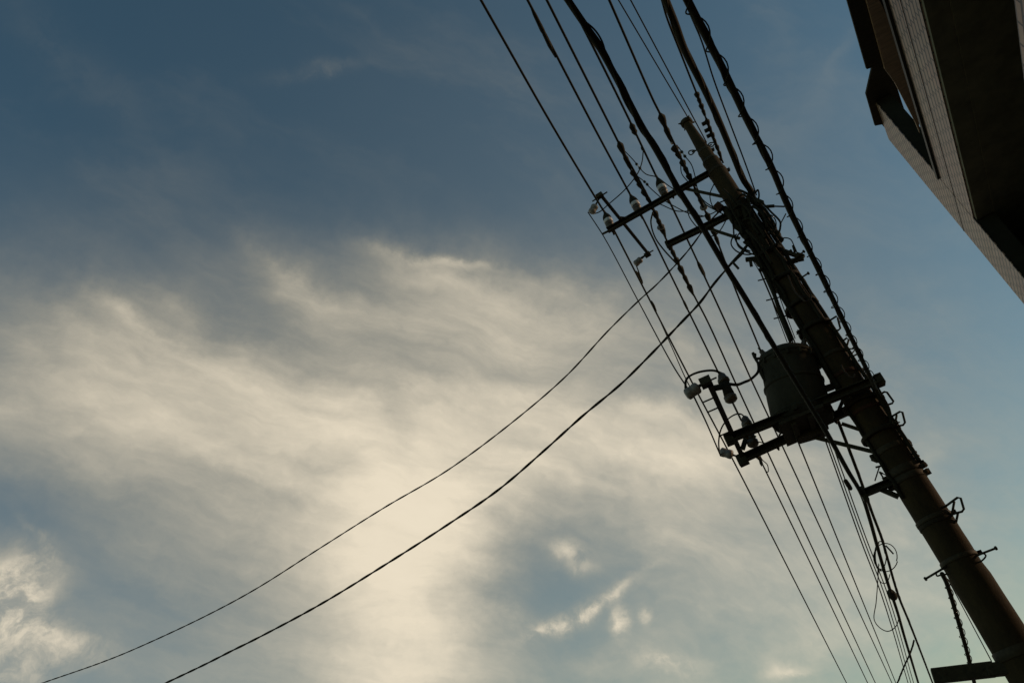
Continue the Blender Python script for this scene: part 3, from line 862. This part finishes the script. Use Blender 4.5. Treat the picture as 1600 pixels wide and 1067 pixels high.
# ================================================================== fused cut-outs
def cutout(top, bot, y, r, label, m1, m2, mount, ribs):
    A, B = on_y(*top, y), on_y(*bot, y); d = (B - A); L = d.length; d.normalize()
    t = thing('cutout_switch', B, label, 'cut-out switch', 'fused cut-out switches')
    MB().lathe(A, d, [(0, r * .3), (.02, r * .62), (.06, r * .8), (L * .22, r * 1.02), (L * .30, r * 1.05), (L * .33, r * .86)], 18).build('cap', m1, t)
    pr = [(0, r * .84)]
    if ribs:
        for i in range(ribs):
            h = L * .5 * i / ribs
            pr += [(h + .004, r * .8), (h + L * .03, r * 1.05), (h + L * .06, r * .8)]
        pr.append((L * .5, r * .8))
    else:
        pr += [(L * .25, r * .82), (L * .4, r * .92), (L * .5, r * .95)]
    pr.sort()
    MB().lathe(A + d * L * .30, d, pr, 18).build('barrel', m2, t)
    MB().lathe(A + d * L * .78, d, [(0, r * .95), (L * .03, r * 1.1), (L * .15, r * 1.08), (L * .20, r * .8), (L * .22, r * .3)], 18).build('lower_cap', m1, t)
    Mt = on_y(*mount, y)
    MB().beam(Mt, A.lerp(B, .45), .05, .05).build('mount', 'steel', t)
    return A, B


K1 = cutout((1126, 583), (1144, 628), bc.y + .25, .062, 'dark cylindrical cut-out switch hanging by the lower bar near end', 'brown', 'cover', (1113, 607), 0)
K2 = cutout((1163, 650), (1178, 698), (la.y + lc.y) / 2 + .02, .064, 'ribbed brown cut-out switch between the two lower cross-arms', 'brown', 'brown', (1160, 702), 4)

# ================================================================== jumpers and leads
def lead(pts, r, label, m='cable', group='looping jumper leads', name='jumper_lead', beads=None):
    if beads:
        t = thing(name, pts[0], label, 'jumper', group)
        pa = smooth_path(pts, 8); MB().tube(pa, r, 6).build('lead', m, t)
        for k in beads:
            i = int(k * (len(pa) - 2)); d = (pa[i + 1] - pa[i]).normalized()
            MB().lathe(pa[i] - d * .03, d, [(0, r), (.01, r * 2.6), (.04, r * 2.6), (.055, r)], 8).build('connector', 'cover', t)
        i = int((beads[0] + beads[1]) / 2 * (len(pa) - 2)); d = (pa[i + 1] - pa[i]).normalized()
        MB().lathe(pa[i] - d * .02, d, [(0, r * 1.2), (.05, r * 1.2)], 8).build('fuse_window', 'white', t)
        return t
    return tag(MB().tube(smooth_path(pts, 8), r, 6).build(name, m), label, 'jumper', group)


Yp = lambda lst, dy=0.0: [PP(x, y, dy) for x, y in lst]
lead(Yp([(925, 334.7), (936, 331.6), (953, 317.5), (976, 297), (995.6, 272.5), (1003, 253.8), (1005, 236.6)], -.25), .0085, 'long jumper rising from the pale near-end spool to a power line')
lead(Yp([(973, 233), (991, 252), (995.6, 258), (1009.7, 272.5), (1026, 277), (1044, 290), (1056, 298)], -.1), .008, 'beaded jumper joining the insulator string to the post insulator', beads=(.32, .42))
lead(Yp([(994, 274), (1009, 286), (1015, 293), (1031.6, 308), (1039, 314), (1056, 323.8), (1075, 333), (1100, 338)], .05), .008, 'beaded jumper passing under the upper cross-arm towards the pole', beads=(.14, .2))
lead(Yp([(1060, 230), (1069, 243), (1080, 257), (1086, 275.6), (1090, 296), (1098, 312), (1118, 327)], -.15), .0085, 'jumper looping past the white link of the inner string', beads=(.12, .2))
lead(Yp([(1063.6, 253.8), (1065, 271), (1073.8, 283), (1080, 290)], -.1), .008, 'short jumper hanging beside the inner string of insulators')
lead(Yp([(1020, 332), (1017, 347), (1023.4, 370.6), (1036, 389), (1056, 411)], -.12), .012, 'thick jumper bowing past the end of second cross-arm')
lead(Yp([(1031, 319), (1057.8, 330), (1080, 331), (1092, 339), (1112, 334), (1124, 327)], .1), .008, 'jumper strung from upper cross-arm to small rusty fuse box')
lead(Yp([(1073.4, 319), (1076.6, 337.8), (1089, 355), (1098, 362)], .1), .009, 'jumper dropping from brace to second cross-arm')
lead(Yp([(1115.6, 287.8), (1109.4, 303), (1112.5, 320.6), (1122, 333)], -.1), .008, 'jumper curling down close beside the pole extension')
lead(Yp([(1094, 308), (1103, 320), (1117, 328), (1132, 336)], -.12), .009, 'jumper swinging from the brace to the pole')
lead(Yp([(1134, 345), (1128, 356), (1120, 366), (1110, 370)], .05), .008, 'jumper curving out under the second cross-arm splice')
lead([on_y(1071, 607, N3.y), on_y(1072, 594, N3.y), on_y(1082, 585, N3.y + .1), on_y(1098, 580, N3.y + .15), on_y(1116, 579, bc.y + .2), on_y(1127, 583, bc.y + .25)], .013, 'thick lead arching from grey spool to the dark cut-out switch')
lead([on_y(1140, 600, bc.y + .25), on_y(1150, 601, bc.y + .4), on_y(1163, 597, bc.y + .9), on_y(1175, 591, yt - .5), on_y(1185, 579, yt - .3), on_y(1184, 567, yt - .25), on_y(1180, 560, yt - .22), on_y(1180, 553, yt - .2)], .017, 'thick lead sweeping from the dark cut-out to transformer bushing')
lead([on_y(1124, 706, N4.y), on_y(1123, 690, N4.y), on_y(1126, 672, N4.y), on_y(1137, 655, N4.y - .2), on_y(1150, 647, N4.y - .3), on_y(1160, 648, K2[0].y), on_y(1163, 652, K2[0].y)], .010, 'lead looping from the lower grey spool to ribbed cut-out')
lead([K1[1], K1[1].lerp(on_y(1158, 657, K2[0].y), .5), on_y(1158, 657, K2[0].y)], .009, 'short straight lead between the two cut-out switches')
lead([on_y(1184, 690, K2[0].y), on_y(1194, 692, K2[0].y), on_y(1202, 691, lc.y)], .007, 'short lead from ribbed cut-out to the rear lower cross-arm')
lead([on_y(1217, 664, la.y), on_y(1220, 674, la.y + .2), on_y(1219, 682, lc.y), on_y(1222, 684, lc.y)], .012, 'stubby lead hanging between the lower cross-arms under the transformer')
lead([on_y(1187, 710, lc.y), on_y(1191, 718, lc.y + .05), on_y(1199, 726, lc.y + .1), on_y(1200, 737, lc.y + .1), on_y(1196, 735, lc.y + .08), on_y(1189, 716, lc.y)], .006, 'little tail loop hanging below the rear lower cross-arm')

# small rusty fuse box beside the pole
q = PP(1123.4, 323.8, -.15)
fb = thing('fuse_box', q, 'small rusty fuse box between the two upper cross-arms', 'fuse box')
MB().box(q, (.045, 0, .02), (0, .04, 0), (-.02, 0, .06)).build('case', 'rust', fb, .006)
MB().tube([q + Vector((.03, 0, .07)), PP(1136, 312, -.1)], .01, 6).build('bracket', 'steel', fb)
MB().tube([q - Vector((.02, 0, .07)), PP(1110, 345, -.1)], .012, 6).build('tail', 'rust', fb)

# ================================================================== tangle of slack cable on the pole
for pts, r, dy, LAB in [
    ([(1142.5, 338), (1146, 356), (1147, 368), (1152, 380), (1160, 388), (1172, 393)], .012, -.15, 'slack loop dropping from the second cross-arm brace to the pole'),
    ([(1151, 366), (1144, 373), (1142.5, 382), (1148.8, 391), (1158, 396), (1170, 398), (1178, 396)], .010, -.2, 'outermost left loop of the tangle under the second cross-arm'),
    ([(1157, 362), (1151, 372), (1153, 384), (1163, 392), (1178, 398)], .010, -.2, 'inner left loop of the tangle nested in a wider one'),
    ([(1168, 383), (1160, 396), (1152, 404), (1146, 410)], .014, -.22, 'stub of thick cable joining the service drop to the tangle'),
    ([(1187.8, 314), (1196, 322), (1205, 331.6), (1219, 347), (1219, 356), (1217.5, 362), (1212.8, 369), (1206, 366)], .014, -.2, 'thick outer loop of the right-hand coil on the tangle'),
    ([(1196, 336), (1205, 341), (1211, 352), (1208, 362), (1200, 358)], .010, -.22, 'small inner ring of the right-hand coil on the tangle'),
    ([(1194, 342), (1203, 336), (1212, 345), (1210, 360), (1203, 364)], .009, -.15, 'upright middle ring of the right-hand coil on tangle'),
    ([(1199, 345), (1205, 352), (1208, 358), (1204, 366), (1198, 362)], .009, -.25, 'little lowest ring of the right-hand coil on tangle'),
    ([(1180, 302), (1184, 297), (1186, 305), (1184, 316)], .013, -.1, 'short hooked tail standing above the tangle beside the thick cable'),
    ([(1214, 378), (1225, 372), (1234.7, 373.8), (1241, 385), (1245, 394)], .008, -.12, 'thin arched lead above the cluster of bolted clamps'),
    ([(1170, 405), (1181, 409), (1187, 416), (1190, 424)], .012, -.2, 'bent cable from the anchor clamps down the pole flank'),
    ([(1150, 312), (1160, 304), (1168, 310), (1172, 326), (1166, 340)], .016, -.24, 'cable curling over the top of the tangle on pole face'),
    ([(1146, 326), (1158, 320), (1170, 330), (1176, 350), (1186, 366)], .018, -.26, 'thick cable crossing the pole face under the curled one'),
    ([(1160, 345), (1172, 342), (1186, 356), (1196, 372)], .02, -.27, 'thick cable lying slantwise across the middle of the tangle'),
    ([(1175, 322), (1188, 330), (1196, 344), (1198, 356)], .018, -.24, 'thick cable on right side of the tangle above the coil'),
    ([(1166, 360), (1180, 372), (1194, 392), (1206, 412)], .02, -.27, 'thick cable at the foot of the tangle on the pole face'),
    ([(1130, 296), (1140, 306), (1150, 322), (1156, 340)], .018, -.22, 'cable on the pole flank just below the upper cross-arm'),
    ([(1140, 318), (1146, 332), (1156, 350), (1160, 366)], .018, -.22, 'cable on the pole flank between second cross-arm and tangle'),
    ([(1151, 296), (1162, 300), (1172, 306), (1184, 322)], .018, -.15, 'cable at the pole edge below the thick service cable'),
    ([(1186, 318), (1196, 328), (1206, 344), (1208, 354)], .02, -.12, 'thick cable leading from the tangle into the right-hand coil'),
    ([(1162, 378), (1172, 386), (1182, 400), (1192, 420)], .018, -.2, 'cable on the left pole flank above the anchor clamps'),
]:
    lead(Yp(pts, dy), r, LAB, 'cable', 'cable tangle on the pole', 'cable_loop')
lead(Yp([(1231, 430), (1242, 455), (1250, 464), (1259, 471), (1265.6, 467.5), (1267, 460), (1264, 452)], -.26), .011, 'wire with painted sunlit tint hanging in a bight across the pole above transformer', 'cable_lit', 'wires hanging on the pole face', 'hanging_wire')
lead(Yp([(1314, 570), (1321, 582), (1329, 589), (1334, 590), (1335, 584)], -.28), .011, 'wire bight with painted sunlit tint on the pole just above the lower cross-arm', 'cable_lit', 'wires hanging on the pole face', 'hanging_wire')
lead(Yp([(1393, 664), (1389, 640), (1380, 622), (1372, 608), (1366, 598)], -.14), .02, 'cable hugging the right flank of pole beside the step loops', 'cable', None, 'hanging_wire')

# cables strapped to the pole face between the tangle and the lower arms
def strapped(off0, off1, z_hi, z_lo, r, label, ang):
    pts = []; rnd = random.Random(int(z_hi * 100) + int(ang * 50)); n_ = 14
    for i in range(n_ + 1):
        z = z_hi + (z_lo - z_hi) * i / n_; a = ang + (off1 - off0) * i / n_ + off0 + rnd.uniform(-.07, .07)
        q = axis_at(z); R = pole_r(min(z, ZT_MAIN)) + r * (1.0 + .5 * rnd.random())
        pts.append(q + Vector((math.cos(a) * R, math.sin(a) * R, 0)))
    tag(MB().tube(smooth_path(pts, 4), r, 7).build('strapped_cable', 'cable'), label, 'cable', 'cables strapped to the pole')


zta, zla = PP(1170, 350).z, ZL + .15
for o0, o1, zh, zl_, r, a, lab in [
        (0, .25, zta, zla, .030, -2.55, 'thick cable strapped down the left flank of the pole above transformer'),
        (0, -.3, zta + .1, zla + .5, .022, -2.1, 'slim cable strapped on the pole face, left of its middle'),
        (0, .2, zta + .2, zla + .9, .026, -1.2, 'cable strapped on the pole face, right of its middle'),
        (0, -.2, zta - .2, ZL - 1.0, .024, -.35, 'cable strapped down the right flank of pole past the steps'),
        (0, .15, zta + .1, zla + 1.3, .030, .1, 'thick cable strapped on right edge of pole under the coil'),
        (0, .2, ZT_MAIN + .05, zta - .5, .055, -.2, 'fat taped joint of cables on right edge of pole at the tangle'),
        (0, .3, ZT_MAIN, zta - .35, .045, -2.7, 'fat taped joint of cables on left edge of pole at the tangle'),
        (0, .1, ZT_MAIN - .1, zta - .7, .04, -1.6, 'fat cable down the middle of the pole face at the tangle'),
        (0, .2, ZL - .1, ZL - 1.3, .020, -2.75, 'short cable strapped on left flank under the lower cross-arms')]:
    strapped(o0, o1, zh, zl_, r, lab, a)
for px, py in [(1205, 400), (1228, 440), (1252, 480), (1275, 515), (1345, 632), (1375, 680)]:
    band(PP(px, py).z, .05, .05, 1, None, random.uniform(-3, 3), 'pole_dark')

# bolted clamps holding the tangle and the spiral-hanger cable
def clamp_cluster(pieces, label, dy):
    t = thing('cable_clamp', PP(*pieces[0][0], dy), label, 'clamp')
    for a, b, w in pieces:
        MB().beam(PP(*a, dy), PP(*b, dy), w, w).build('bracket', 'steel', t, .003)
    return t


clamp_cluster([((1224, 392), (1246, 400), .05), ((1244, 398), (1256, 402), .06), ((1236, 408), (1256, 404), .05), ((1228, 412), (1246, 407), .045), ((1219, 382), (1223, 388), .03), ((1239, 384), (1242, 394), .03), ((1230, 396), (1237, 391), .03)],
              'cluster of bolted clamps between pole and the spiral-hanger cable', -.05)
clamp_cluster([((1165, 406), (1182, 404), .05), ((1172, 404), (1174, 416), .04), ((1178, 405), (1190, 418), .04), ((1144, 409), (1154, 420), .03)], 'bolted anchor clamps on the left flank of pole below the tangle', -.1)
clamp_cluster([((1197, 323), (1210, 322), .035), ((1208, 322.5), (1226, 323), .018), ((1228, 334), (1220, 349), .014), ((1178, 312), (1192, 318), .06)], 'tie bar reaching from the tangle to the spiral-hanger cable', -.1)

# coils of spare wire on the communication cable
def coil(cx, cy, rx, ry, turns, y, r, label, ph=0.0):
    pts = []; rnd = random.Random(int(cx))
    for i in range(int(26 * turns) + 1):
        a = 2 * math.pi * i / 26 + ph; k = 1 + .07 * math.sin(a * .37 + 1)
        pts.append(on_y(cx + rx * k * math.cos(a), cy + ry * k * math.sin(a), y + .04 * math.sin(a * .5)))
    return tag(MB().tube(pts, r, 6).build('wire_coil', 'cable'), label, 'coil', 'spare wire coils')


yc = hor(1375, 868, 1.6 + h1 * .92).y
coil(1384, 870, 18, 21, 1.0, yc, .0065, 'round coil of thin wire hung on the communication cables', .3)
coil(1376, 868, 9, 22, 1.6, yc, .007, 'narrow coil of thin wire beside the round coil', .8)
coil(1381, 893, 9, 17, .6, yc, .006, 'short hooked end of thin wire below the coils', .2)
tag(MB().tube([on_y(1384, 852, yc), on_y(1396, 865, yc)], .011, 6).build('wire_stub', 'cable'), 'short stub of cable across the round coil', 'cable')
tag(MB().tube(smooth_path([on_y(x, y, yc + .3) for x, y in [(1373, 880), (1372, 900), (1369, 940), (1366, 967.7), (1374.5, 980), (1387, 985.7), (1399, 979), (1404, 966), (1403, 955)]], 8), .0065, 6).build('wire_loop', 'cable'), 'long teardrop loop of thin wire below the coils', 'coil', 'spare wire coils')

# ================================================================== apartment building on the right
KB = 11.0
AZ = math.radians(10.0)
fd = Vector((math.sin(AZ), math.cos(AZ), 0)); fn = Vector((-fd.y, fd.x, 0))    # along the facade (away) / out of the facade towards the street
rc = ray(1483, 333); rc = rc / math.hypot(rc.x, rc.y)
corner = EYE + rc * KB; corner.z = 0
kk = KB / 11.0
def zb(z11): return 1.6 + (z11 - 1.6) * kk
def sb(s11): return s11 * kk


def tile_mat():
    m = bpy.data.materials.new('brown facade tile'); m.use_nodes = True
    nt = m.node_tree; b = nt.nodes['Principled BSDF']
    tc = nt.nodes.new('ShaderNodeTexCoord'); mp = nt.nodes.new('ShaderNodeMapping')
    mp.vector_type = 'POINT'
    # facade axes: x along the wall, y up
    mp.inputs['Rotation'].default_value = (math.radians(90), 0, 0)
    nt.links.new(tc.outputs['UV'], mp.inputs[0])
    bk = nt.nodes.new('ShaderNodeTexBrick'); bk.inputs['Scale'].default_value = 1.0
    bk.inputs['Brick Width'].default_value = .227; bk.inputs['Row Height'].default_value = .080
    bk.inputs['Mortar Size'].default_value = .013; bk.inputs['Mortar Smooth'].default_value = .2
    bk.inputs['Color1'].default_value = (.46, .25, .165, 1); bk.inputs['Color2'].default_value = (.58, .34, .23, 1); bk.inputs['Mortar'].default_value = (.05, .036, .028, 1)
    nt.links.new(tc.outputs['UV'], bk.inputs['Vector'])
    nz = nt.nodes.new('ShaderNodeTexNoise'); nz.inputs['Scale'].default_value = 1.2; nz.inputs['Detail'].default_value = 6
    nt.links.new(tc.outputs['UV'], nz.inputs['Vector'])
    mx = nt.nodes.new('ShaderNodeMix'); mx.data_type = 'RGBA'; mx.blend_type = 'MULTIPLY'; mx.inputs[0].default_value = .35
    nt.links.new(bk.outputs['Color'], mx.inputs[6]); nt.links.new(nz.outputs['Color'], mx.inputs[7])
    nt.links.new(mx.outputs[2], b.inputs['Base Color'])
    bp = nt.nodes.new('ShaderNodeBump'); bp.inputs['Strength'].default_value = .8; bp.inputs['Distance'].default_value = .012; bp.invert = True
    nt.links.new(bk.outputs['Fac'], bp.inputs['Height']); nt.links.new(bp.outputs[0], b.inputs['Normal'])
    b.inputs['Roughness'].default_value = .45
    return m


MAT['tile'] = tile_mat()


def bpoint(s, out, z): return corner + fd * s + fn * out + UP * z


house = thing('apartment_building', bpoint(-6, -4, 0), 'brown tiled apartment building with recessed balconies and dark eaves', 'building')


def bbox(name, m, s0, s1, o0, o1, z0, z1, parent=house, bevel=0.0):
    c = bpoint((s0 + s1) / 2, (o0 + o1) / 2, (z0 + z1) / 2)
    mb = MB().box(c, fd * (s1 - s0) / 2, fn * (o1 - o0) / 2, UP * (z1 - z0) / 2)
    o = mb.build(name, m, parent, bevel)
    me = o.data; uv = me.uv_layers.new(name='UVMap'); org = parent_origin(o.parent)
    for p in me.polygons:
        nrm = p.normal
        for li in p.loop_indices:
            q = me.vertices[me.loops[li].vertex_index].co + org - corner
            s_, o_, z_ = q.dot(fd), q.dot(fn), q.z
            if abs(nrm.z) > .7: uv.data[li].uv = (s_, o_)
            elif abs(nrm.dot(fn)) > .7: uv.data[li].uv = (s_, z_)
            else: uv.data[li].uv = (o_, z_)
    return o


S0 = -17.0; DEP = -8.0; BAL = -1.5
ztop_ = zb(9.42)
zo1 = zb(8.42); zpar = zb(7.78); zgr = zb(7.47); zbb = zb(7.05); zlow = zb(5.52); zlb = zb(4.8)
sc_ = sb(-.93)
bbox('corner_pier', 'tile', sc_, 0, -.012, 0, 0, ztop_)
bbox('pier_core', 'shade_panel', sc_ + .01, -.01, -.22, -.014, 0, ztop_ - .003)  # reveal behind the tile, recess shade put into its colour
bbox('side_wall', 'shade_panel', -.2, -.012, BAL, -.222, 0, zbb - .062)  # closes the recess; its darkness is painted shade
bbox('parapet', 'tile', S0, sc_, -.16, -.003, zgr + .012, zpar)
bbox('parapet_joint', 'rail', S0, sc_, -.15, -.022, zgr - .012, zgr + .012)
bbox('parapet_base', 'tile', S0, sc_, -.2, -.003, zbb, zgr - .012)
bbox('joint_strip', 'rail', sc_ + .002, .003, -.15, .003, zgr - .011, zgr + .011)
bbox('balcony_rail', 'rail', S0, sc_ - .01, -.17, .03, zpar + .002, zpar + .06)
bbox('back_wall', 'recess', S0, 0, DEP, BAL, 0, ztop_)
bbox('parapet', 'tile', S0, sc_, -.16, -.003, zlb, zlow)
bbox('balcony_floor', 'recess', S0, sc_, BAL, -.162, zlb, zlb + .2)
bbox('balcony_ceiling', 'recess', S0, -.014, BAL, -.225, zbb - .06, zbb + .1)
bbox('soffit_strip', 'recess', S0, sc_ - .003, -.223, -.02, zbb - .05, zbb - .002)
bbox('lower_wall', 'tile', S0, sc_, BAL, -.003, 0, zlb - .002)
bbox('end_wall', 'tile', -.3, .0025, DEP, BAL - .002, 0, ztop_ - .002)
bbox('roof', 'roof', S0, .12, DEP - .2, BAL - .1, ztop_ + .002, ztop_ + .3)


def slab(name, m, pix, z, th):
    return MB().slab([on_z(x, y, z) for x, y in pix], th).build(name, m, house)


# lower roof over the balcony: dark eave in front, brown boards behind, ending in a slanted edge
zs_ = zo1
slab('eave', 'eave', [(1290, -110), (1323.4, 0), (1354.4, 108.8), (1363, 106), (1383, 110), (1355, 9), (1325, -112)], zs_ + .03, .03)
slab('soffit_board', 'soffit', [(1325, -112), (1355, 6), (1383, 109), (1399, 131), (1431, 193), (1437, 208), (1436, 190), (1424, 140), (1416, 112), (1404, 62), (1393, 40), (1364, -20), (1335, -112)], zs_, .028)
slab('roof_board', 'eave', [(1335, -112), (1364, -20), (1393, 40), (1404, 62), (1416, 112), (1424, 140), (1440, 192), (1470, 190), (1440, 60), (1400, -112)], zs_ + .04, .05)
# upper eave capping the pier, set a little higher; the sky shows between the two
slab('upper_eave', 'eave', [(1353.3, 148), (1367.5, 197), (1378, 195), (1470, 300), (1452, 256), (1438, 211), (1432, 203), (1422, 190), (1413, 171), (1407.5, 155), (1398, 125), (1385, 95), (1364, 100)], ztop_ + .004, .03)
